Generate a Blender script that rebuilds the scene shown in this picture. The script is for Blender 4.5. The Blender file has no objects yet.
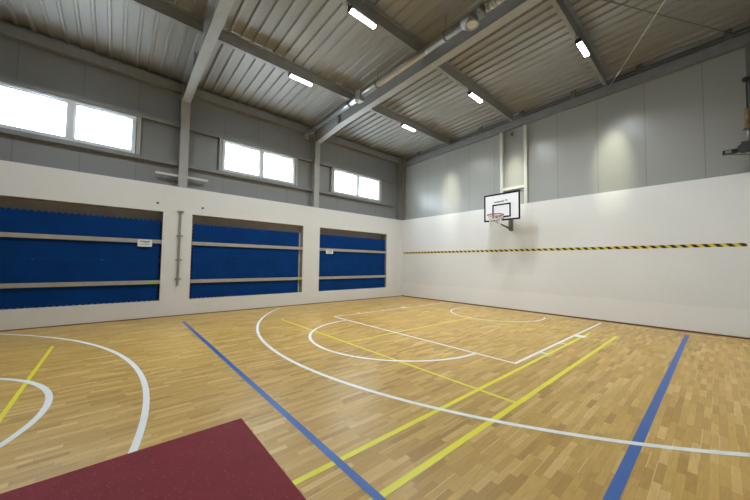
import bpy, bmesh, math, random
from mathutils import Vector, Matrix
random.seed(7)
sc = bpy.context.scene
COL = sc.collection

# ------------------------------------------------------------------ camera
def camera():
    yaw, pitch, roll = (math.radians(a) for a in (-48.99579, 2.58455, 0.74156))
    F = Vector((math.sin(yaw)*math.cos(pitch), math.cos(yaw)*math.cos(pitch), math.sin(pitch)))
    X = Vector((math.cos(yaw), -math.sin(yaw), 0)); U = X.cross(F)
    X2 = X*math.cos(roll) + U*math.sin(roll); U2 = U*math.cos(roll) - X*math.sin(roll)
    cd = bpy.data.cameras.new('camera'); cd.sensor_width = 36; cd.lens = 298.308/750*36
    cd.clip_start = 0.03; cd.clip_end = 200
    co = bpy.data.objects.new('camera', cd); COL.objects.link(co)
    m = Matrix((X2, U2, -F)).transposed().to_4x4(); m.translation = Vector((9.3312, -9.7146, 1.437))
    co.matrix_world = m; sc.camera = co
camera()

# ------------------------------------------------------------------ sky and exposure
sc.view_settings.view_transform = 'Standard'; sc.view_settings.look = 'None'
sc.view_settings.gamma = 1; sc.view_settings.use_curve_mapping = False
sc.view_settings.exposure = 0.6
SKY = 13.0
LAMP = 30.0
LAMP_W = 40.0
BEAM = 210.0
w = bpy.data.worlds.new('overcast_sky'); sc.world = w; w.use_nodes = True
bg = w.node_tree.nodes['Background']; bg.inputs[0].default_value = (0.80, 0.90, 1.0, 1); bg.inputs[1].default_value = SKY

XR, YS = 9.80, -17.12          # right wall and near end wall planes
WT = 3.40                      # top of the white masonry
PX, PY = -0.20, 0.12           # metal panel planes (left wall, gable)

# ------------------------------------------------------------------ materials
def mat(name, col, rough=0.5, metal=0.0, spec=0.5, noise=0.0, nscale=4.0, emit=None, bump=0.0, bscale=60, coat=0.0):
    m = bpy.data.materials.new(name); m.use_nodes = True
    nt = m.node_tree; b = nt.nodes['Principled BSDF']
    b.inputs['Base Color'].default_value = (*col, 1); b.inputs['Roughness'].default_value = rough
    b.inputs['Metallic'].default_value = metal; b.inputs['Specular IOR Level'].default_value = spec
    if coat: b.inputs['Coat Weight'].default_value = coat; b.inputs['Coat Roughness'].default_value = 0.12
    tc = nt.nodes.new('ShaderNodeTexCoord')
    if noise:
        n = nt.nodes.new('ShaderNodeTexNoise'); n.inputs['Scale'].default_value = nscale; n.inputs['Detail'].default_value = 5
        nt.links.new(tc.outputs['Object'], n.inputs['Vector'])
        mr = nt.nodes.new('ShaderNodeMapRange'); mr.inputs[1].default_value = .3; mr.inputs[2].default_value = .7
        mr.inputs[3].default_value = 1-noise; mr.inputs[4].default_value = 1+noise
        nt.links.new(n.outputs[0], mr.inputs[0])
        mx = nt.nodes.new('ShaderNodeVectorMath'); mx.operation = 'SCALE'; mx.inputs[0].default_value = col
        nt.links.new(mr.outputs[0], mx.inputs['Scale']); nt.links.new(mx.outputs[0], b.inputs['Base Color'])
    if bump:
        n2 = nt.nodes.new('ShaderNodeTexNoise'); n2.inputs['Scale'].default_value = bscale; n2.inputs['Detail'].default_value = 3
        nt.links.new(tc.outputs['Object'], n2.inputs['Vector'])
        bp = nt.nodes.new('ShaderNodeBump'); bp.inputs['Strength'].default_value = bump; bp.inputs['Distance'].default_value = .01
        nt.links.new(n2.outputs[0], bp.inputs['Height']); nt.links.new(bp.outputs[0], b.inputs['Normal'])
    if emit:
        b.inputs['Emission Color'].default_value = (*emit[0], 1); b.inputs['Emission Strength'].default_value = emit[1]
    return m

class G:
    """tiny node-graph helper"""
    def __init__(s, nt): s.nt = nt
    def _in(s, sock, v):
        if hasattr(v, 'is_linked') or isinstance(v, bpy.types.NodeSocket): s.nt.links.new(v, sock)
        else: sock.default_value = v
    def math(s, op, a, b=0.0, c=None, clamp=False):
        n = s.nt.nodes.new('ShaderNodeMath'); n.operation = op; n.use_clamp = clamp
        s._in(n.inputs[0], a); s._in(n.inputs[1], b)
        if c is not None: s._in(n.inputs[2], c)
        return n.outputs[0]
    def white(s, x, y=0.0, z=0.0):
        c = s.nt.nodes.new('ShaderNodeCombineXYZ'); s._in(c.inputs[0], x); s._in(c.inputs[1], y); s._in(c.inputs[2], z)
        n = s.nt.nodes.new('ShaderNodeTexWhiteNoise'); n.noise_dimensions = '3D'; s.nt.links.new(c.outputs[0], n.inputs[0])
        return n.outputs['Value']
    def ramp(s, f, stops, mode='LINEAR'):
        n = s.nt.nodes.new('ShaderNodeValToRGB'); r = n.color_ramp; r.interpolation = mode
        while len(r.elements) < len(stops): r.elements.new(.5)
        for e, (p, c) in zip(r.elements, stops): e.position = p; e.color = (*c, 1)
        s._in(n.inputs[0], f); return n.outputs[0]
    def mix(s, f, a, b, kind='MIX'):
        n = s.nt.nodes.new('ShaderNodeMix'); n.data_type = 'RGBA'; n.blend_type = kind
        s._in(n.inputs[0], f); s._in(n.inputs[6], a if not isinstance(a, tuple) else (*a, 1)); s._in(n.inputs[7], b if not isinstance(b, tuple) else (*b, 1))
        return n.outputs[2]
    def xyz(s):
        t = s.nt.nodes.new('ShaderNodeNewGeometry'); q = s.nt.nodes.new('ShaderNodeSeparateXYZ')
        s.nt.links.new(t.outputs['Position'], q.inputs[0]); return q.outputs, t.outputs['Position']
    def noise(s, vec, scale, detail=3, vscale=None):
        if vscale:
            v = s.nt.nodes.new('ShaderNodeVectorMath'); v.operation = 'MULTIPLY'; s.nt.links.new(vec, v.inputs[0]); v.inputs[1].default_value = vscale; vec = v.outputs[0]
        n = s.nt.nodes.new('ShaderNodeTexNoise'); n.inputs['Scale'].default_value = scale; n.inputs['Detail'].default_value = detail
        s.nt.links.new(vec, n.inputs['Vector']); return n.outputs[0]
    def bump(s, h, strength, dist, b):
        bp = s.nt.nodes.new('ShaderNodeBump'); bp.inputs['Strength'].default_value = strength; bp.inputs['Distance'].default_value = dist
        s.nt.links.new(h, bp.inputs['Height']); s.nt.links.new(bp.outputs[0], b.inputs['Normal'])

def parquet():
    m = mat('oak_parquet', (.5, .3, .12), .3); nt = m.node_tree; g = G(nt); b = nt.nodes['Principled BSDF']
    (x, y, z), P = g.xyz()
    sx = g.math('DIVIDE', x, .05); ix = g.math('FLOOR', sx); fx = g.math('FRACT', sx)
    sh = g.math('MULTIPLY', g.white(ix), 9.7)
    ln = g.math('ADD', g.math('MULTIPLY', g.white(ix, 7.0), .18), .24)
    sy = g.math('ADD', g.math('DIVIDE', y, ln), sh); iy = g.math('FLOOR', sy); fy = g.math('FRACT', sy)
    r = g.white(ix, iy, 3.0)
    c = g.ramp(r, [(0, (.42, .242, .052)), (.15, (.50, .300, .068)), (.5, (.56, .345, .084)), (.85, (.61, .390, .105)), (1, (.70, .475, .17))])
    gr = g.noise(P, 9, 4, (9, .9, 1)); gm = g.math('ADD', g.math('MULTIPLY', gr, .42), .79)
    big = g.noise(P, .6, 2); bm_ = g.math('ADD', g.math('MULTIPLY', big, .3), .85)
    vm = nt.nodes.new('ShaderNodeVectorMath'); vm.operation = 'SCALE'; nt.links.new(c, vm.inputs[0]); nt.links.new(g.math('MULTIPLY', gm, bm_), vm.inputs['Scale'])
    e1 = g.math('LESS_THAN', fx, .03); e2 = g.math('LESS_THAN', fy, .006)
    lightgap = g.math('MULTIPLY', g.math('GREATER_THAN', g.white(ix, iy, 11.0), .86), g.math('LESS_THAN', fx, .11))
    seam = g.math('MULTIPLY', g.math('MULTIPLY', g.math('MAXIMUM', e1, e2), .4), g.math('SUBTRACT', 1.0, lightgap))
    wood = g.mix(g.math('MULTIPLY', lightgap, .55), vm.outputs[0], (.82, .68, .42))
    nt.links.new(g.mix(seam, wood, (.16, .09, .03)), b.inputs['Base Color'])
    rn = g.math('ADD', g.math('MULTIPLY', g.noise(P, 2.2, 4), .16), .26); nt.links.new(rn, b.inputs['Roughness'])
    b.inputs['Specular IOR Level'].default_value = .34
    g.bump(g.math('SUBTRACT', g.math('MULTIPLY', r, .5), g.math('MULTIPLY', seam, 1.0)), .25, .0008, b)
    return m

def plaster(name, col, patches):
    m = mat(name, col, .7, spec=.25); nt = m.node_tree; g = G(nt); b = nt.nodes['Principled BSDF']
    (x, y, z), P = g.xyz()
    n = g.math('ADD', g.math('MULTIPLY', g.noise(P, .8, 4), .10), .95)
    f = g.math('MULTIPLY', n, g.math('ADD', g.math('MULTIPLY', g.noise(P, 14, 3), .05), .975))
    if patches:   # repainted areas with roller edges: lighter strip at the foot, greyer rectangle behind the hoop
        zz = g.math('ADD', z, g.math('MULTIPLY', g.noise(P, 1.3, 4), .12))
        low = g.math('LESS_THAN', zz, .66)
        f = g.math('MULTIPLY', f, g.math('ADD', g.math('MULTIPLY', low, .05), .975))
        xx = g.math('ADD', x, g.math('MULTIPLY', g.noise(P, 3, 3), .05))
        a = g.math('MULTIPLY', g.math('LESS_THAN', xx, 5.64), g.math('GREATER_THAN', xx, 4.3))
        a = g.math('MULTIPLY', a, g.math('GREATER_THAN', zz, 1.2))
        f = g.math('MULTIPLY', f, g.math('SUBTRACT', 1.0, g.math('MULTIPLY', a, .035)))
    vm = nt.nodes.new('ShaderNodeVectorMath'); vm.operation = 'SCALE'; vm.inputs[0].default_value = col; nt.links.new(f, vm.inputs['Scale'])
    nt.links.new(vm.outputs[0], b.inputs['Base Color'])
    g.bump(g.noise(P, 45, 3), .12, .004, b)
    return m

def panel(name, axis, off, period, col, rough):
    """sandwich panel cladding: fine vertical micro ribs, a joint every metre"""
    m = mat(name, col, rough, spec=.5); nt = m.node_tree; g = G(nt); b = nt.nodes['Principled BSDF']
    (x, y, z), P = g.xyz(); u = (x, y)[axis]
    f = g.math('FRACT', g.math('DIVIDE', g.math('SUBTRACT', u, off), period))
    seam = g.math('MAXIMUM', g.math('LESS_THAN', f, .012), g.math('GREATER_THAN', f, .992))
    idx = g.math('FLOOR', g.math('DIVIDE', g.math('SUBTRACT', u, off), period))
    tone = g.math('ADD', g.math('MULTIPLY', g.white(idx, 5.0), .06), .97)
    tone = g.math('MULTIPLY', tone, g.math('ADD', g.math('MULTIPLY', g.noise(P, .7, 3), .12), .94))
    vm = nt.nodes.new('ShaderNodeVectorMath'); vm.operation = 'SCALE'; vm.inputs[0].default_value = col; nt.links.new(tone, vm.inputs['Scale'])
    nt.links.new(g.mix(g.math('MULTIPLY', seam, .28), vm.outputs[0], (.06, .06, .055)), b.inputs['Base Color'])
    rib = g.math('SINE', g.math('MULTIPLY', u, 2*math.pi/.10))
    g.bump(g.math('ADD', g.math('MULTIPLY', rib, .5), g.math('MULTIPLY', g.noise(P, 1.0, 2, (1, 1, .25)), 6.0)), .35, .0012, b)
    return m

def hazard():
    m = mat('hazard_tape', (.8, .6, .02), .45); nt = m.node_tree; g = G(nt); b = nt.nodes['Principled BSDF']
    (x, y, z), P = g.xyz()
    f = g.math('FRACT', g.math('DIVIDE', g.math('SUBTRACT', x, g.math('MULTIPLY', z, -1.0)), .17))
    k = g.math('LESS_THAN', f, .5)
    nt.links.new(g.mix(k, (.78, .60, .03), (.012, .012, .014)), b.inputs['Base Color'])
    return m

def rubber():
    m = mat('red_rubber', (.13, .015, .03), .6, spec=.18); nt = m.node_tree; g = G(nt); b = nt.nodes['Principled BSDF']
    (x, y, z), P = g.xyz()
    v = nt.nodes.new('ShaderNodeTexVoronoi'); v.inputs['Scale'].default_value = 34; nt.links.new(P, v.inputs['Vector'])
    k = g.math('LESS_THAN', v.outputs['Distance'], .15)
    c = g.mix(g.noise(P, 5, 4), (.185, .010, .018), (.235, .018, .028))
    nt.links.new(g.mix(g.math('MULTIPLY', k, .35), c, (.42, .18, .2)), b.inputs['Base Color'])
    g.bump(g.noise(P, 120, 3), .3, .003, b)
    return m

def deckmat():
    m = mat('galvanised_deck', (.33, .315, .275), .5, spec=.45); nt = m.node_tree; g = G(nt); b = nt.nodes['Principled BSDF']
    (x, y, z), P = g.xyz()
    t = g.math('ADD', g.math('MULTIPLY', g.noise(P, 1.2, 4, (.6, 3, 1)), .3), .85)
    vm = nt.nodes.new('ShaderNodeVectorMath'); vm.operation = 'SCALE'; vm.inputs[0].default_value = (.31, .31, .295); nt.links.new(t, vm.inputs['Scale'])
    nt.links.new(vm.outputs[0], b.inputs['Base Color'])
    return m

M = dict(
    darkmetal=mat('dark_metal', (.06, .062, .06), .5, noise=.2),
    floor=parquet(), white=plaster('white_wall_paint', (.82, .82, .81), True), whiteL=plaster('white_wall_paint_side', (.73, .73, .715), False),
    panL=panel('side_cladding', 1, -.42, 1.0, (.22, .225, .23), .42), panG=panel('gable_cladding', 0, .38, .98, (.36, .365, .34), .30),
    deck=deckmat(), steel=mat('painted_steel', (.38, .385, .375), .5, noise=.06), steeld=mat('dark_painted_steel', (.16, .16, .15), .5, noise=.1),
    purlin=mat('purlin_paint', (.27, .275, .265), .5, noise=.08), beam=mat('grey_beam_paint', (.22, .225, .22), .5, noise=.08),
    post=mat('pale_post_paint', (.60, .60, .54), .45, noise=.03), frame=mat('window_frame_white', (.62, .66, .70), .4),
    red=rubber(), haz=hazard(), black=mat('black_plastic', (.02, .02, .022), .4),
    batten=mat('grey_timber', (.40, .37, .31), .6, noise=.08, nscale=8), niche=mat('niche_render', (.40, .36, .33), .85, noise=.08),
    blue=mat('blue_foam', (.001, .038, .18), .8, noise=.12, nscale=2.5, bump=.3, bscale=90, spec=.12),
    greyfoam=mat('grey_foam', (.50, .50, .49), .8, noise=.15, bump=.3, bscale=90, spec=.2),
    zinc=mat('spiral_duct_zinc', (.50, .52, .54), .3, metal=1.0, noise=.05), flex=mat('flexible_foil', (.60, .58, .54), .5, metal=.8, noise=.2, nscale=30),
    galv=mat('galvanised_steel', (.33, .33, .32), .4, metal=.6, noise=.1),
    board=mat('backboard_white', (.84, .84, .86), .35), ink=mat('black_paint', (.008, .008, .012), .7, spec=.15),
    rim=mat('orange_red_rim', (.42, .035, .03), .4), net=mat('white_net_cord', (.75, .74, .72), .8),
    lw=mat('white_line_paint', (.86, .88, .88), .35, noise=.03), ly=mat('yellow_line_paint', (.84, .78, .02), .35, noise=.03),
    lb=mat('blue_line_paint', (.015, .11, .42), .35, noise=.03), skirt=mat('brown_skirting', (.16, .08, .045), .5),
    lampbody=mat('lamp_housing', (.55, .55, .55), .4), paper=mat('paper_sheet', (.75, .77, .78), .6), inkb=mat('blue_ink', (.10, .16, .35), .6),
    green=mat('green_label', (.32, .55, .05), .5), rope=mat('pale_rope', (.55, .52, .42), .8), brown=mat('brown_wood', (.22, .15, .08), .5, noise=.2),
    lamp=mat('lamp_diffuser', (.9, .9, .9), .4, emit=((.96, 1.0, 1.0), LAMP)),
    socket=mat('brass_brown_plate', (.16, .10, .035), .4))
gm = bpy.data.materials.new('window_glass'); gm.use_nodes = True; nt = gm.node_tree; nt.nodes.remove(nt.nodes['Principled BSDF'])
tr = nt.nodes.new('ShaderNodeBsdfTransparent'); gl = nt.nodes.new('ShaderNodeBsdfGlossy'); gl.inputs['Roughness'].default_value = .02
mx = nt.nodes.new('ShaderNodeMixShader'); mx.inputs[0].default_value = .06; tr.inputs[0].default_value = (.96, .98, .98, 1)
nt.links.new(tr.outputs[0], mx.inputs[1]); nt.links.new(gl.outputs[0], mx.inputs[2])
nt.links.new(mx.outputs[0], nt.nodes['Material Output'].inputs[0]); M['glass'] = gm

# ------------------------------------------------------------------ mesh helpers
def box(bm, x0, x1, y0, y1, z0, z1):
    return hexa(bm, [(x0,y0,z0),(x1,y0,z0),(x1,y1,z0),(x0,y1,z0),(x0,y0,z1),(x1,y0,z1),(x1,y1,z1),(x0,y1,z1)])
def hexa(bm, p):
    v = [bm.verts.new(q) for q in p]
    for f in ((3,2,1,0),(4,5,6,7),(0,1,5,4),(1,2,6,5),(2,3,7,6),(3,0,4,7)): bm.faces.new([v[i] for i in f])
def tube(bm, a, b, r, n=12, r2=None, cap=True):
    a, b = Vector(a), Vector(b); r2 = r if r2 is None else r2
    d = (b-a).normalized(); u = d.orthogonal().normalized(); v = d.cross(u)
    A = [bm.verts.new(a+(u*math.cos(t)+v*math.sin(t))*r) for t in (2*math.pi*i/n for i in range(n))]
    B = [bm.verts.new(b+(u*math.cos(t)+v*math.sin(t))*r2) for t in (2*math.pi*i/n for i in range(n))]
    for i in range(n): f = bm.faces.new((A[i], A[(i+1)%n], B[(i+1)%n], B[i])); f.smooth = True
    if cap: bm.faces.new(A[::-1]); bm.faces.new(B)
def path(bm, pts, r, n=8):
    for p, q in zip(pts[:-1], pts[1:]): tube(bm, p, q, r, n)
def torus(bm, c, R, r, n=32, k=8):
    c = Vector(c); vs = []
    for i in range(n):
        a = 2*math.pi*i/n
        vs.append([bm.verts.new(c+Vector(((R+r*math.cos(t))*math.cos(a), (R+r*math.cos(t))*math.sin(a), r*math.sin(t)))) for t in (2*math.pi*j/k for j in range(k))])
    for i in range(n):
        for j in range(k):
            f = bm.faces.new((vs[i][j], vs[(i+1)%n][j], vs[(i+1)%n][(j+1)%k], vs[i][(j+1)%k])); f.smooth = True
def extr(bm, pts, axis, a, b, fz=None):
    """extrude a 2D polygon along an axis (0,1,2) from a to b"""
    def mk(p, t):
        q = [p[0], p[1]]; q.insert(axis, t); return q
    A = [bm.verts.new(mk(p, a)) for p in pts]; B = [bm.verts.new(mk(p, b)) for p in pts]
    n = len(pts)
    bm.faces.new(A); bm.faces.new(B[::-1])
    for i in range(n): bm.faces.new((A[i], B[i], B[(i+1)%n], A[(i+1)%n]))
def NB(): return bmesh.new()
def obj(name, bm, m, parent=None, label=None, cat=None, group=None, kind=None, bevel=0):
    bmesh.ops.recalc_face_normals(bm, faces=bm.faces[:])
    me = bpy.data.meshes.new(name); bm.to_mesh(me); bm.free()
    for mm in (m if isinstance(m, (list, tuple)) else [m]): me.materials.append(mm)
    o = bpy.data.objects.new(name, me); COL.objects.link(o)
    if parent: o.parent = parent
    if bevel:
        md = o.modifiers.new('bevel', 'BEVEL'); md.width = bevel; md.segments = 2; md.limit_method = 'ANGLE'
    for k, v in (('label', label), ('category', cat), ('group', group), ('kind', kind)):
        if v: o[k] = v
    return o
def thing(name, label, cat, loc=(0,0,0), group=None):
    o = bpy.data.objects.new(name, None); COL.objects.link(o); o.location = loc; o['label'] = label; o['category'] = cat
    o.empty_display_size = .1
    if group: o['group'] = group
    return o
def dup(root, loc, label, group=None):
    r = root.copy(); COL.objects.link(r); r.location = loc; r['label'] = label
    if group: r['group'] = group
    for ch in list(root.children):
        c = ch.copy(); COL.objects.link(c); c.parent = r
        for q in list(ch.children):
            d = q.copy(); COL.objects.link(d); d.parent = c
    return r
S = 'structure'

# ------------------------------------------------------------------ floor and its painted lines
b = NB(); box(b, -.5, 10.1, YS-.3, .42, -.12, 0); floor = obj('floor', b, M['floor'], kind=S)
def strip(b, x0, x1, y0, y1, z=.001):
    v = [b.verts.new(p) for p in ((x0,y0,z),(x1,y0,z),(x1,y1,z),(x0,y1,z))]; b.faces.new(v)
def arc(b, cx, cy, R, a0, a1, wd=.05, z=.001, n=96):
    P = []
    for i in range(n+1):
        a = math.radians(a0+(a1-a0)*i/n)
        P.append((b.verts.new((cx+(R-wd/2)*math.cos(a), cy+(R-wd/2)*math.sin(a), z)), b.verts.new((cx+(R+wd/2)*math.cos(a), cy+(R+wd/2)*math.sin(a), z))))
    for p, q in zip(P[:-1], P[1:]): b.faces.new((p[0], p[1], q[1], q[0]))
def line(name, fn, m, label=None):
    b = NB(); fn(b); return obj(name, b, m, floor, label)
CX = 4.95; MID = -8.44; BASE = -.28
def my(y): return 2*(-8.467) - y       # mirrored half of the court
def mb(y): return 2*(-8.56) - y   # the basketball lines mirror about a slightly different axis
ZB, ZY, ZW = .0008, .0012, .0018
R3 = 6.62
for side in (0, 1):
    f = (lambda y: y) if side == 0 else mb
    q = (lambda y: y) if side == 0 else my
    wh = 'in front of the hoop' if side == 0 else 'on the far-off half beside the red mat'
    cy = f(-1.10); sg = 1 if side == 0 else -1
    a0 = math.degrees(math.asin((5.77-1.10)/R3)); 
    line('three_point_line', lambda b: arc(b, CX+.02, cy, R3, sg*(180+a0) if side == 0 else 180-a0, sg*(360-math.degrees(math.acos(4.62/R3))) if side == 0 else math.degrees(math.acos(4.62/R3)), .055, ZW), M['lw'], 'white three-point arc ' + wh)
    line('free_throw_arc', lambda b: arc(b, 4.93, f(-5.235) - (.06 if side else 0), 1.78, 180 if side == 0 else 0, 360 if side == 0 else 180, .055, ZW), M['lw'], 'white free-throw half circle ' + wh)
    line('free_throw_line', lambda b: strip(b, 2.53, 7.365, min(f(-5.26), f(-5.21)), max(f(-5.26), f(-5.21)), ZW), M['lw'])
    for xx, sx in ((2.555, -1), (7.34, 1)):
        def lane(b):
            y0, y1 = sorted((f(-5.21), f(BASE-.03))); strip(b, xx-.025, xx+.025, y0, y1, ZW)
        ln = line('lane_line', lane, M['lw'])
        for yy, hh in ((-4.34, .05), (-3.40, .05), (-2.47, .22)):
            y0, y1 = sorted((f(yy-hh/2), f(yy+hh/2))); x0, x1 = sorted((xx+sx*.026, xx+sx*(.19 if hh > .1 else .13)))
            b = NB(); strip(b, x0, x1, y0, y1, ZW); obj('lane_mark', b, M['lw'], ln)
    def nc(b):
        arc(b, 4.94, f(-1.12), 1.28, 158 if side == 0 else -158, 382 if side == 0 else -382, .05, ZW)
    line('no_charge_arc', nc, M['lw'], 'small white half circle under the hoop' if side == 0 else None)
    line('base_line', lambda b: strip(b, 2.3, 9.4, min(f(BASE-.02), f(BASE+.02)), max(f(BASE-.02), f(BASE+.02)), ZW), M['lw'])
    line('short_service_line', lambda b: strip(b, 2.05, 7.945, q(-6.495)-.02, q(-6.495)+.02, .0010), M['ly'])
    line('long_service_line', lambda b: strip(b, 2.6, 7.945, q(-2.56)-.012, q(-2.56)+.012, .0010), M['ly'])
    line('back_boundary_line', lambda b: strip(b, 2.6, 7.945, q(-1.93)-.012, q(-1.93)+.012, .0010), M['ly'])
    if side == 0: line('centre_service_line', lambda b: strip(b, 4.852, 4.885, min(q(-6.47), q(-1.93)), max(q(-6.47), q(-1.93)), .0014), M['ly'])
line('singles_side_line', lambda b: strip(b, 7.455, 7.505, my(-1.93), -1.93, ZY), M['ly'], 'inner yellow side line')
line('doubles_side_line', lambda b: strip(b, 7.895, 7.95, my(-1.85), -1.85, ZY), M['ly'], 'outer yellow side line')
line('volleyball_centre_line', lambda b: strip(b, .98, 8.9, MID-.03, MID+.03, .0022), M['lb'], 'blue line across the middle of the hall')
line('volleyball_side_line', lambda b: strip(b, 8.825, 8.895, my(-.45), -.45, ZB), M['lb'], 'blue side line near the right')

# ------------------------------------------------------------------ left wall: masonry with three (four) niches, cladding above with window openings
NZ0, NZ1, ND = .42, 2.70, .30
niches = [(-4.23, -.95), (-8.18, -4.88), (-12.13, -8.83), (-16.1, -12.8)]
def wall_with_holes(b, x0, x1, ya, yb, z0, z1, holes, hz0, hz1):
    """slab in the yz plane made of boxes round the openings"""
    if hz0 > z0: box(b, x0, x1, ya, yb, z0, hz0)
    box(b, x0, x1, ya, yb, hz1, z1)
    y = yb
    for (h0, h1) in sorted(holes, key=lambda q: -q[1]):
        box(b, x0, x1, h1, y, hz0, hz1); y = h0
    box(b, x0, x1, ya, y, hz0, hz1)
b = NB(); wall_with_holes(b, -ND, 0, YS, 0, 0, WT, niches, NZ0, NZ1); box(b, -ND-.1, -ND, YS, 0, 0, WT)
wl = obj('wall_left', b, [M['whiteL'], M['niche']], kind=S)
for p in wl.data.polygons:      # inside faces of the niches are unpainted render
    c = p.center
    if c.x < -.01 and c.z > .3 and c.z < 2.75 and abs(c.z-NZ0) > .01: p.material_index = 1
wins = [(-3.62, -1.26), (-7.46, -5.18), (-11.73, -9.45), (-15.9, -13.6)]  # last opening is out of view, added to let daylight into the near half
WZ0, WZ1 = 4.09, 5.03
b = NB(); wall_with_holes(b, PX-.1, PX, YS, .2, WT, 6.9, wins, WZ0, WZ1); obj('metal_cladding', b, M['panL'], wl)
# gable wall
b = NB(); box(b, -.4, XR+.3, 0, .35, 0, WT); wb = obj('wall_back', b, M['white'], kind=S)
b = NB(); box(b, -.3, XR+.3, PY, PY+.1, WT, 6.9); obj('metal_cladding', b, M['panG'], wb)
b = NB(); box(b, 0, XR, -.012, 0, 0, .035); obj('baseboard_back', b, M['skirt'], kind=S)
b = NB(); box(b, 0, .010, YS, -.012, 0, .02); obj('baseboard_left', b, M['skirt'], kind=S)
# right wall and near end wall (behind the camera)
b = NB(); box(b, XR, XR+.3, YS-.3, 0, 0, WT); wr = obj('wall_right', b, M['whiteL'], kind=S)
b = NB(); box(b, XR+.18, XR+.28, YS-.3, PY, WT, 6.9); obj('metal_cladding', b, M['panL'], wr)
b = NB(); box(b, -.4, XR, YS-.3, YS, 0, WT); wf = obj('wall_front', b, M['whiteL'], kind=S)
b = NB(); box(b, -.3, XR+.18, YS-.22, YS-.12, WT, 6.9); obj('metal_cladding', b, M['panG'], wf)

# ------------------------------------------------------------------ windows
for i, (y0, y1) in enumerate(wins):
    b = NB(); fx0, fx1 = PX-.08, -.12; t = .055; ym = (y0+y1)/2
    box(b, fx0, fx1, y0, y0+t, WZ0, WZ1); box(b, fx0, fx1, y1-t, y1, WZ0, WZ1)
    box(b, fx0, fx1, y0+t, y1-t, WZ0, WZ0+t); box(b, fx0, fx1, y0+t, y1-t, WZ1-t, WZ1)
    box(b, fx0, fx1, ym-.05, ym+.05, WZ0+t, WZ1-t)
    wn = obj('window_%d' % (i+1), b, M['frame'], kind=S, bevel=.004)
    for a, c in ((y0+t, ym-.05), (ym+.05, y1-t)):
        b = NB(); s = .03
        box(b, -.185, -.15, a, a+s, WZ0+t, WZ1-t); box(b, -.185, -.15, c-s, c, WZ0+t, WZ1-t)
        box(b, -.185, -.15, a+s, c-s, WZ0+t, WZ0+t+s); box(b, -.185, -.15, a+s, c-s, WZ1-t-s, WZ1-t)
        sash = obj('sash', b, M['frame'], wn)
        b = NB(); box(b, -.172, -.164, a+s, c-s, WZ0+t+s, WZ1-t-s); obj('pane', b, M['glass'], sash)

# ------------------------------------------------------------------ roof deck: trapezoidal sheet, ribs run across the hall
def zd(x): return 6.30 + .03*x           # underside of the ribs
b = NB(); pr = []
y = .12; per = .245; yr = -.195
ribs = [yr - per*k for k in range(-1, 70)]
prof = [(.12, .045)]
for r in ribs:
    if r+.04 < .12 and r-.04 > YS-.12: prof += [(r+.038, .045), (r+.018, 0), (r-.018, 0), (r-.038, .045)]
prof += [(YS-.12, .045)]
x0, x1 = PX, XR+.18
A = [b.verts.new((x0, p[0], zd(x0)+p[1])) for p in prof]; B = [b.verts.new((x1, p[0], zd(x1)+p[1])) for p in prof]
for i in range(len(prof)-1): b.faces.new((A[i], A[i+1], B[i+1], B[i]))
A2 = [b.verts.new((x0, q, zd(x0)+.13)) for q in (.12, YS-.12)]; B2 = [b.verts.new((x1, q, zd(x1)+.13)) for q in (.12, YS-.12)]
b.faces.new((A2[0], A2[1], B2[1], B2[0])); b.faces.new(A+[A2[1], A2[0]]); b.faces.new(B+[B2[1], B2[0]])
b.faces.new((A[0], B[0], B2[0], A2[0])); b.faces.new((A[-1], B[-1], B2[1], A2[1]))
obj('ceiling', b, M['deck'], kind=S)

# ------------------------------------------------------------------ portal frames
def zr(x):                                # underside of the rafter
    return 5.72 + .11*x if x < 1.4 else 5.874 + .028*(x-1.4)
frames_y = [(-4.39, 'second steel portal frame from the hoop wall, its rafter behind the ventilation duct'),
            (-8.43, 'steel portal frame between the two larger windows, column above the wall rail'),
            (-12.6, 'steel portal frame left of the leftmost window, outside the picture edge')]
frames_y[0] = (-4.39, 'steel portal frame whose rafter runs beside the ventilation duct')
for yc, lab in frames_y:
    t = thing('portal_frame', lab, 'steel frame', (0, yc, 0), 'steel portal frames')
    b = NB()                               # column, H section
    zt = 5.72; zb = WT+.002
    box(b, -.014, 0, -.10, .10, zb, zt); box(b, -.199, -.185, -.10, .10, zb, zd(-.2)-.01); box(b, -.185, -.014, -.005, .005, zb, zd(-.2)-.01)
    obj('column', b, M['steel'], t)
    b = NB()
    def seg(xa, xb):
        za, zc = zr(xa), zr(xb); Z = lambda x: zd(x)-.012
        hexa(b, [(xa,-.10,za),(xb,-.10,zc),(xb,.10,zc),(xa,.10,za),(xa,-.10,za+.016),(xb,-.10,zc+.016),(xb,.10,zc+.016),(xa,.10,za+.016)])
        hexa(b, [(xa,-.005,za+.016),(xb,-.005,zc+.016),(xb,.005,zc+.016),(xa,.005,za+.016),(xa,-.005,Z(xa)),(xb,-.005,Z(xb)),(xb,.005,Z(xb)),(xa,.005,Z(xa))])
        hexa(b, [(xa,-.10,Z(xa)),(xb,-.10,Z(xb)),(xb,.10,Z(xb)),(xa,.10,Z(xa)),(xa,-.10,Z(xa)+.012),(xb,-.10,Z(xb)+.012),(xb,.10,Z(xb)+.012),(xa,.10,Z(xa)+.012)])
    seg(0.001, 1.4); seg(1.4, XR)
    for xs in (1.4,): box(b, xs-.006, xs+.006, -.09, .09, zr(xs)+.016, zd(xs)-.012)
    obj('rafter', b, M['steel'], t)
    b = NB()
    box(b, XR, XR+.014, -.10, .10, zb, zd(XR)-.012); box(b, XR+.014, XR+.165, -.005, .005, zb, zd(XR)-.012); box(b, XR+.165, XR+.178, -.10, .10, zb, zd(XR)-.012)
    obj('column', b, M['steel'], t)

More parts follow.
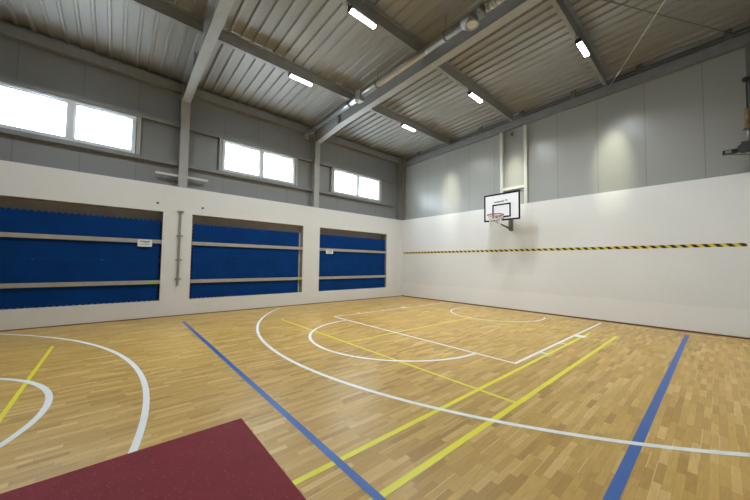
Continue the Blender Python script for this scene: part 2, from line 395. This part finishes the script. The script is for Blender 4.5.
# ------------------------------------------------------------------ purlins (one per bay)
bays = [(-4.285, -.005), (-8.325, -4.495), (-12.495, -8.535), (-17.1, -12.705)]
bayname = ['in the bay next to the hoop wall', 'in the bay between the two rafters', 'in the bay left of the near rafter', 'in the bay behind the near end']
rowname = {2.5: 'roof purlin nearest the windows', 5.0: 'roof purlin along the middle of the hall', 7.5: 'roof purlin nearest the right wall'}
for xp in (2.5, 5.0, 7.5):
    for (ya, yb), bn in zip(bays, bayname):
        b = NB(); z0 = zd(xp)-.24; z1 = zd(xp)-.001
        L = yb-ya
        box(b, -.075, .005, 0, L, 0, .012); box(b, -.005, .005, 0, L, .012, .228); box(b, -.005, .075, 0, L, .228, .238)
        box(b, -.075, -.063, 0, L, .012, .03)
        o = obj('purlin', b, M['purlin'], label=f'{rowname[xp]}, {bn}', cat='roof beam', group='roof purlins'); o.location = (xp, ya, z0)
# eave beams and gable beam
for (ya, yb), bn in zip(bays, bayname):
    ye = yb if yb < -1 else -.2
    b = NB(); box(b, -.19, -.03, ya, ye, 5.98, 6.02); box(b, -.05, -.035, ya, ye, 6.02, 6.20); box(b, -.19, -.03, ya, ye, 6.20, 6.215)
    obj('eave_beam', b, M['beam'], label='horizontal grey beam at the top of the window wall, ' + bn, cat='beam', group='eave beams')
b = NB()
def gb(za, zb, y0, y1, xa=.12, xb=XR+.15, s=.026):
    hexa(b, [(xa,y0,za+s*xa),(xb,y0,za+s*xb),(xb,y1,za+s*xb),(xa,y1,za+s*xa),(xa,y0,zb+s*xa),(xb,y0,zb+s*xb),(xb,y1,zb+s*xb),(xa,y1,zb+s*xa)])
gb(5.83, 5.85, 0.0, .115); gb(5.85, 6.05, .002, .02); gb(6.05, 6.065, 0.0, .115)
obj('gable_beam', b, M['beam'], label='long grey edge beam along the top of the hoop wall', cat='beam')
b = NB(); gb(6.12, 6.16, .07, .115); gb(6.20, 6.235, .07, .115)
for k in range(7): x = .9+1.45*k; box(b, x-.06, x+.06, .05, .115, 6.065+.026*x+.004, zd(x)-.004)
obj('gable_rail', b, M['steeld'], label='dark twin rail between the hoop wall edge beam and the roof sheets', cat='rail')
# corner column
b = NB(); box(b, -.198, .095, .005, .118, WT+.002, 5.84); box(b, -.198, -.01, -.17, .005, WT+.002, 6.28)
obj('corner_column', b, M['beam'], label='grey steel column in the corner between window wall and hoop wall', cat='column', bevel=.006)
b = NB(); box(b, XR+.012, XR+.17, -.10, .118, WT+.002, 6.08); obj('corner_column', b, M['steeld'], label='dark steel column at the right end of the hoop wall', cat='column', bevel=.006)

# ------------------------------------------------------------------ girts and window posts
gspans = [(-4.285, -.45, 'by the far right window'), (-8.325, -4.495, 'by the middle window'), (-12.495, -8.535, 'by the left window'), (-17.1, -12.705, 'by the added last window')]
for (ya, yb, lab), (w0, w1) in zip(gspans, wins):
    for z0, nm in ((3.985, 'lower'), (5.035, 'upper')):
        b = NB(); box(b, -.198, -.09, ya, yb, z0, z0+.012); box(b, -.10, -.09, ya, yb, z0+.012, z0+.083); box(b, -.198, -.09, ya, yb, z0+.083, z0+.095)
        obj('wall_rail', b, M['beam'], label=f'{nm} horizontal steel rail {lab}', cat='rail', group='window wall rails')
    for yy, nm in ((w0-.095, 'left'), (w1+.015, 'right')):
        b = NB(); box(b, -.198, -.105, yy, yy+.08, 4.082, 5.033)
        obj('window_post', b, M['steel'], label=f'short steel post on the {nm} side of the glass, {lab}', cat='post', group='window posts', bevel=.004)

# ------------------------------------------------------------------ gable frame above the hoop
t = thing('hoop_support_frame', 'pale H shaped steel frame on the cladding above the basketball backboard', 'steel frame', (5.03, .06, WT))
for xx in (4.55, 5.33):
    b = NB(); box(b, xx-5.03, xx+.10-5.03, -.055, .055, .002, 5.94-WT+.0); obj('post', b, M['post'], t, bevel=.006)
b = NB(); box(b, 4.65-5.03, 5.33-5.03, -.05, .05, 3.92-WT, 4.01-WT); obj('crossbar', b, M['post'], t, bevel=.006)
b = NB(); path(b, [(4.93-5.03, .0, 2.40), (4.95-5.03, -.03, 2.44), (4.99-5.03, -.03, 2.46)], .012, 6); box(b, 4.90-5.03, 4.96-5.03, -.03, .05, 2.36, 2.42); obj('hook', b, M['steeld'], t)

# ------------------------------------------------------------------ basketball hoop
BX, BY, BZ = 4.94, -.70, 2.815
t = thing('basketball_hoop', 'wall mounted basketball backboard with black border, red rim and white net', 'basketball hoop', (BX, 0, BZ))
BW, BH = .575, .87
b = NB(); box(b, -BW, BW, BY, BY+.03, 0, BH); bd = obj('backboard', b, M['board'], t, bevel=.004)
b = NB(); e = .05
box(b, -BW, BW, BY-.004, BY-.001, 0, e); box(b, -BW, BW, BY-.004, BY-.001, BH-e, BH); box(b, -BW, -BW+e, BY-.004, BY-.001, e, BH-e); box(b, BW-e, BW, BY-.004, BY-.001, e, BH-e)
obj('border', b, M['ink'], bd)
b = NB(); r0, r1, q0, q1, e = -.295, .295, .10, .535, .046
box(b, r0, r1, BY-.004, BY-.001, q0, q0+e); box(b, r0, r1, BY-.004, BY-.001, q1-e, q1); box(b, r0, r0+e, BY-.004, BY-.001, q0+e, q1-e); box(b, r1-e, r1, BY-.004, BY-.001, q0+e, q1-e)
obj('target_rectangle', b, M['ink'], bd)
# maker's mark: a low run of small dark letter shapes and two more after a gap
b = NB(); xx = -.235
for k, (wd, h, up) in enumerate([(.026,.034,0),(.024,.034,0),(.026,.034,0),(.024,.052,0),(.026,.034,0),(.022,.034,0),(.026,.034,0),(.012,.054,0),(.026,.034,0),(.012,.054,0),(.014,.050,.012)]):
    s = .012; zz = .585+up; y0_, y1_ = BY-.004, BY-.001
    box(b, xx, xx+s, y0_, y1_, zz, zz+h)
    if wd > .015:
        box(b, xx+wd-s, xx+wd, y0_, y1_, zz, zz+.034); box(b, xx+s, xx+wd-s, y0_, y1_, zz+.026, zz+.034)
        if k % 2: box(b, xx+s, xx+wd-s, y0_, y1_, zz, zz+.008)
    xx += wd+.009
obj('maker_mark', b, M['ink'], bd)
b = NB()
for xx in (.135, .165):
    box(b, xx, xx+.008, BY-.004, BY-.001, .60, .65); box(b, xx+.014, xx+.022, BY-.004, BY-.001, .60, .65); box(b, xx+.008, xx+.014, BY-.004, BY-.001, .622, .632)
obj('small_mark', b, M['ink'], bd)
RZ = .14; RY = BY-.385
b = NB(); torus(b, (0, RY, RZ), .225, .015, 36, 8)
for k in range(12):                       # net hooks under the ring
    a = 2*math.pi*k/12; c = Vector((.225*math.cos(a), RY+.225*math.sin(a), RZ-.012)); path(b, [c, c+Vector((0, 0, -.022))], .004, 5)
rm = obj('rim', b, M['rim'], t)
b = NB(); box(b, -.07, .07, BY-.012, BY-.005, RZ-.10, RZ+.05); box(b, -.07, .07, BY-.15, BY-.012, RZ-.005, RZ+.008)
for sx in (-.06, .06): extr(b, [(BY-.012, RZ-.09), (BY-.012, RZ-.006), (BY-.15, RZ-.006)], 0, sx-.004, sx+.004)
obj('rim_bracket', b, M['rim'], t)
b = NB(); rows = [(.222, -.03), (.19, -.12), (.165, -.21), (.15, -.30), (.145, -.38)]
n = 12
for j in range(len(rows)-1):
    for k in range(n):
        o_ = .5*(j % 2)
        for dk in (-.5, .5):
            a = 2*math.pi*(k+o_)/n; a2 = 2*math.pi*(k+o_+dk)/n
            R0, z0 = rows[j]; R1, z1 = rows[j+1]
            tube(b, (R0*math.cos(a), RY+R0*math.sin(a), RZ+z0), (R1*math.cos(a2), RY+R1*math.sin(a2), RZ+z1), .008, 5, cap=False)
obj('net', b, M['net'], t)
b = NB()
box(b, -.055, .055, -.02, -.001, -.27, .30)                     # wall plate
box(b, -.05, .05, -.12, -.02, -.25, .26)
for sx in (-1, 1):
    tube(b, (sx*.04, -.10, -.18), (sx*.30, BY+.045, .05), .028, 8); tube(b, (sx*.04, -.10, .22), (sx*.30, BY+.045, .62), .02, 8)
    box(b, sx*.30-.025, sx*.30+.025, BY+.031, BY+.07, .02, .80)
obj('wall_bracket', b, M['steeld'], t)

# ------------------------------------------------------------------ hazard tape on the hoop wall
b = NB(); box(b, .12, 9.73, -.003, -.0005, 1.885, 1.955); obj('hazard_tape', b, M['haz'], label='long yellow and black striped tape stuck along the hoop wall', cat='tape')

# ------------------------------------------------------------------ puzzle mats and battens in the niches
def edge(t, amp=.014, p=.1):             # jigsaw tooth profile along t
    f = (t/p) % 1.0
    return amp if f < .5 else 0.0
def toothed(t0, t1, p=.1):
    ts = [t0]; k = math.ceil(t0/(p/2)+1e-6)
    while k*p/2 < t1-1e-6: ts.append(k*p/2); k += 1
    ts.append(t1); out = []
    for i in range(len(ts)-1):
        m_ = (ts[i]+ts[i+1])/2; e_ = edge(m_)
        out += [(ts[i]+.001, e_), (ts[i+1]-.001, e_)]
    return out
def puzzle(b, x0, x1, y0, y1, z0, z1):
    g_ = .0003; P = []
    P += [(t, z0+g_+e_) for t, e_ in toothed(y0+.02, y1-.006)]
    P += [(y1-g_+e_, t) for t, e_ in toothed(z0+.02, z1-.006)]
    P += [(t, z1-g_+e_) for t, e_ in toothed(y0+.02, y1-.006)][::-1]
    P += [(y0+g_+e_, t) for t, e_ in toothed(z0+.02, z1-.006)][::-1]
    extr(b, P, 0, x0, x1)
nn = ['right niche', 'middle niche', 'left niche', 'last niche']
cols = ['right hand', 'centre', 'left hand']
for (y0, y1), nm in list(zip(niches, nn))[:3]:
    g1 = y1-.05 if nm != 'middle niche' else y1-.13
    g0 = y0+.03; W = (g1-g0)/3
    for r in range(2):
        z0 = NZ0+.004+1.012*r; z1 = z0+1.012
        for c in range(3):
            if True:
                yb = g1-W*c; ya = yb-W; b = NB(); d = random.uniform(0, .003)
                puzzle(b, -.095, -.055, ya, yb, z0, z1)
                obj('foam_mat', b, M['blue'], label=f"blue jigsaw foam mat in the {nm}, {'upper' if r else 'lower'} row, {cols[c]}", cat='gym mat', group='blue foam mats in the wall niches')
        for k in range(4):
            off = [.045, .06, .07, .05][k] if nm == 'middle niche' else .008*(k+1)
            lay = -.099-.046*k; yb = g1+off+(.03 if nm == 'middle niche' else 0); b = NB(); puzzle(b, lay-.044, lay, yb-W, yb, z0+.0, z1-.01-.01*k)
            nth = ['first', 'second', 'third', 'rearmost'][k]
            obj('foam_mat', b, M['greyfoam'] if nm == 'middle niche' else M['blue'],
                label=f"{'grey' if nm=='middle niche' else 'blue'} foam mat seen edge-on in the {nm}, {'upper' if r else 'lower'} row, {nth} behind", cat='gym mat', group='foam mats stacked behind the front ones')
for (y0, y1), nm in list(zip(niches, nn))[:3]:
    for zc, lv in ((1.92, 'upper'), (.893, 'lower')):
        b = NB(); box(b, -.045, -.012, y0+.001, y1-.001, zc-.047, zc+.047)
        o = obj('batten', b, M['batten'], label=f'{lv} grey timber batten holding the mats in the {nm}', cat='batten', group='battens across the niches', bevel=.003)
        if lv == 'upper':
            for yy in (y0+.06, y1-.06):
                b = NB(); tube(b, (-.012, yy, zc), (-.006, yy, zc), .012, 8); obj('screw', b, M['galv'], o)
def sign(yc, zc, wd, h, label):
    t = thing('paper_sign', label, 'sign', (-.011, yc, zc), 'paper signs on the battens')
    b = NB(); box(b, 0, .003, -wd/2, wd/2, -h/2, h/2); obj('sheet', b, M['paper'], t)
    b = NB(); box(b, .0032, .0042, -wd*.36, wd*.36, h*.18, h*.30)
    box(b, .0032, .0042, -wd*.12, wd*.3, h*.02, h*.09); obj('heading', b, M['inkb'], t)
    b = NB(); box(b, .0032, .0042, -wd*.30, wd*.30, -h*.22, -h*.16); obj('text_line', b, M['steeld'], t)
sign(-9.175, 1.87, .285, .175, 'white paper sign on the upper batten of the left niche')
sign(-3.80, 1.845, .30, .15, 'small white paper sign on the upper batten of the right niche')
for yy, nm in ((-8.985, 'left niche'), (-4.985, 'middle niche')):
    b = NB(); box(b, -.0115, -.006, yy-.07, yy+.07, .855, .925)
    obj('green_tag', b, M['green'], label=f'green sticker at the right end of the lower batten in the {nm}', cat='sticker', group='green stickers on battens')

# ------------------------------------------------------------------ fittings on the window wall
t = thing('wall_bracket_rail', 'vertical steel rail with four cross brackets between the left and middle niches', 'wall rail', (.003, -8.46, .79))
b = NB(); box(b, 0, .03, -.024, .024, 0, 1.965); obj('rail', b, M['galv'], t)
for z in (2.74, 2.094, 1.461, .964):
    b = NB(); box(b, .030, .042, -.075, .075, z-.79-.018, z-.79+.018); tube(b, (.042, 0, z-.79), (.055, 0, z-.79), .014, 8)
    for s in (-.055, .055): tube(b, (-.002, s, z-.79), (.048, s, z-.79), .009, 6)
    obj('cross_bracket', b, M['galv'], t)
t = thing('cross_bar', 'pale horizontal bar behind the column above the wall rail', 'bar', (-.06, -8.43, 3.70))
for a, c in ((-.60, -.006), (.006, .60)):
    b = NB(); box(b, -.02, .02, a, c, -.028, .028); obj('arm', b, M['post'], t, bevel=.004)
for yy, nm in ((-8.954, 'above the right end of the left niche'), (-7.942, 'above the left end of the middle niche')):
    b = NB(); tube(b, (.0, yy, 2.905), (.012, yy, 2.905), .026, 12); tube(b, (.012, yy, 2.905), (.022, yy, 2.905), .012, 8)
    obj('wall_anchor', b, M['black'], label='small black wall anchor ' + nm, cat='wall anchor', group='black wall anchors')

# ------------------------------------------------------------------ ceiling lamps
L0 = None
lamps = [(2.47, -6.33, 'linear ceiling lamp above the middle window side, nearer one'), (5.02, -6.35, 'largest looking linear lamp, top middle of the roof left of the duct'),
         (2.50, -2.33, 'linear lamp under the purlin nearest the windows, beyond the duct'), (5.02, -2.33, 'linear lamp under the middle purlin, beyond the duct'),
         (7.55, -2.36, 'linear lamp nearest the right wall, close to the bracing rods')]
lamps += [(2.50, -10.5, 'added linear ceiling lamp over the left niche, out of the picture')]  # unseen lamp, added to brighten the near part of the window wall
for i, (lx, ly, lab) in enumerate(lamps):
    pz = zd({0: 2.5, 1: 5.0, 2: 7.5}[0 if lx < 3 else 1 if lx < 6 else 2])-.24
    loc = (lx, ly, 6.05)
    t = thing('ceiling_lamp', lab, 'ceiling lamp', loc, 'linear lamps under the purlins')
    b = NB(); box(b, -.048, .048, -.31, .31, .035, .075); obj('housing', b, M['lampbody'], t, bevel=.006)
    b = NB(); pts = [(-.046, .034), (-.042, .012), (-.026, .0), (.026, .0), (.042, .012), (.046, .034)]
    extr(b, pts, 1, -.295, .295); obj('diffuser', b, M['lamp'], t)
    for sy in (-.307, .307):
        b = NB(); box(b, -.058, .058, sy-.012, sy+.012, -.002, .08); obj('end_cap', b, M['black'], t)
        b = NB(); box(b, -.04, -.034, sy-.012, sy+.012, .08, pz-6.05-.0005); box(b, -.04, .03, sy-.012, sy+.012, .078, .084); obj('hanger', b, M['black'], t)

    ad = bpy.data.lights.new('lens_light', 'AREA'); ad.shape = 'RECTANGLE'; ad.size = .09; ad.size_y = .56; ad.energy = LAMP_W
    ad.color = (.91, .97, 1.0); ad.spread = math.radians(150)
    ao = bpy.data.objects.new('lens_light', ad); COL.objects.link(ao); ao.parent = t; ao.location = (0, 0, -.006)
    if -3 < ly < -2:      # spot added beside the lamp to draw its light streak on the hoop wall
        ld = bpy.data.lights.new('streak_spot', 'SPOT'); ld.energy = BEAM; ld.color = (1, .98, .72); ld.spot_size = math.radians(40); ld.spot_blend = 1.0; ld.shadow_soft_size = .03
        lo = bpy.data.objects.new('streak_spot', ld); COL.objects.link(lo); lo.parent = t; lo.location = (0, .36, -.02)
        lo.scale = (.55, 1, 1); lo.rotation_euler = Vector((0, 1.95, -1.75)).to_track_quat('-Z', 'Y').to_euler()

# ------------------------------------------------------------------ ventilation duct
DY = -4.90
def zdu(x): return 5.80+.02*x+.075
t = thing('ventilation_duct', 'shiny round metal ventilation duct running under the roof along the rafter', 'duct', (0, DY, 0))
def dp(x): return (x, 0, zdu(x))
b = NB(); tube(b, dp(.22), dp(6.30), .078, 24, cap=True)
for x in [.9+.9*k for k in range(7)]:
    tube(b, dp(x-.012), dp(x+.012), .082, 24)
path(b, [dp(.24), (.12, 0, zdu(0)-.01), (.09, 0, zdu(0)-.07)], .077, 16)
obj('pipe', b, M['zinc'], t)
b = NB(); tube(b, (.09, 0, zdu(0)-.07), (.09, 0, zdu(0)-.16), .07, 16); tube(b, (.09, 0, zdu(0)-.16), (.09, 0, zdu(0)-.175), .105, 20); obj('end_nozzle', b, M['galv'], t)
b = NB(); x = 6.72
tube(b, dp(6.62), dp(9.60), .07, 20)
for k in range(58): tube(b, dp(6.75+.048*k), dp(6.77+.048*k), .078, 18, cap=True)
obj('flexible_section', b, M['flex'], t)
b = NB(); tube(b, dp(6.26), dp(6.70), .105, 24); tube(b, (6.48, -.03, zdu(6.5)-.06), (6.48, -.06, zdu(6.5)-.17), .12, 24); torus(b, (6.48, -.06, zdu(6.5)-.175), .115, .022, 28, 8)
tube(b, (6.66, -.02, zdu(6.6)+.0), (6.66, -.17, zdu(6.6)-.05), .03, 10)
ou = obj('round_outlet', b, M['galv'], t)
b = NB(); tube(b, (6.48, -.06, zdu(6.5)-.172), (6.48, -.061, zdu(6.5)-.185), .09, 24); obj('outlet_disc', b, M['post'], ou)
b = NB(); box(b, 3.05, 3.25, -.135, .03, zdu(3.1)-.18, zdu(3.1)+.10); ou = obj('square_outlet', b, M['galv'], t, bevel=.005)
b = NB(); box(b, 3.07, 3.23, -.115, .01, zdu(3.1)-.19, zdu(3.1)-.182); obj('grille', b, M['post'], ou)
for x in (.6, 2.62, 3.80, 5.87):
    b = NB(); tube(b, dp(x-.02), dp(x+.02), .092, 20); tube(b, (x, 0, zdu(x)+.1), (x, 0, zd(x)+.001), .006, 6); obj('hanger', b, M['steeld'], t)

# ------------------------------------------------------------------ bracing rods
def rod(name, a, c, r, m, label):
    b = NB(); tube(b, a, c, r, 8)
    a, c = Vector(a), Vector(c); d = (c-a)
    tube(b, a+d*.10, a+d*.16, r*1.9, 8)
    obj(name, b, m, label=label, cat='bracing rod', group='roof bracing rods')
rod('bracing_rod', (7.56, -.03, 6.18), (9.78, -4.26, 6.27), .010, M['post'], 'pale thin rod running from the purlin end on the hoop wall up to the right')
rod('bracing_rod', (7.56, -4.25, 6.24), (9.76, -.03, 6.30), .009, M['steeld'], 'dark thin rod crossing below the roof sheets towards the right corner')
#rod('bracing_rod', (2.44, -8.55, 6.10), (.02, -12.45, 6.14), .008, M['steeld'], 'thin dark rod below the roof sheets at the upper left')

# ------------------------------------------------------------------ fittings at the right end
t = thing('wall_winch', 'dark fitting with black box arm, high at the right end of hoop wall', 'wall fitting', (9.73, -.24, 3.83))
b = NB(); tube(b, (0, -.05, .03), (0, .09, .03), .085, 20); tube(b, (0, -.06, .03), (0, -.05, .03), .035, 12); box(b, -.03, .09, -.03, .11, -.04, .16); obj('drum', b, M['darkmetal'], t)
b = NB(); box(b, -.28, -.07, -.035, .035, -.045, .04); ar = obj('box_arm', b, M['black'], t, bevel=.006)
b = NB(); box(b, -.245, -.16, -.037, -.0355, -.03, .025); obj('front_plate', b, M['galv'], ar)
b = NB(); path(b, [(-.20, 0, -.046), (-.10, -.01, -.085), (.03, 0, -.11), (.08, .05, -.10)], .006, 6); obj('cable', b, M['black'], t)
t = thing('hanging_pole', 'brown topped vertical pole above the dark fitting at the right picture edge', 'pole', (9.80, -.20, 4.02))
b = NB(); tube(b, (.0, 0, .0), (0, 0, .30), .022, 12); obj('shaft', b, M['galv'], t)
b = NB(); tube(b, (0, 0, .22), (0, 0, .30), .07, 20, .045); tube(b, (0, 0, .30), (0, 0, .64), .045, 20); obj('sleeve', b, M['brown'], t)
b = NB(); tube(b, (0, 0, .64), (0, 0, 1.22), .012, 8); bmesh.ops.create_icosphere(b, subdivisions=3, radius=.06, matrix=Matrix.Translation((.0, 0, 1.25))); obj('ball', b, M['black'], t)

# ------------------------------------------------------------------ red mat and floor plate
b = NB(); box(b, 6.47, 9.60, -10.9, -8.80, .0025, .030); obj('red_mat', b, M['red'], label='dark red speckled rubber mat lying on the parquet in the foreground', cat='floor mat', bevel=.004)
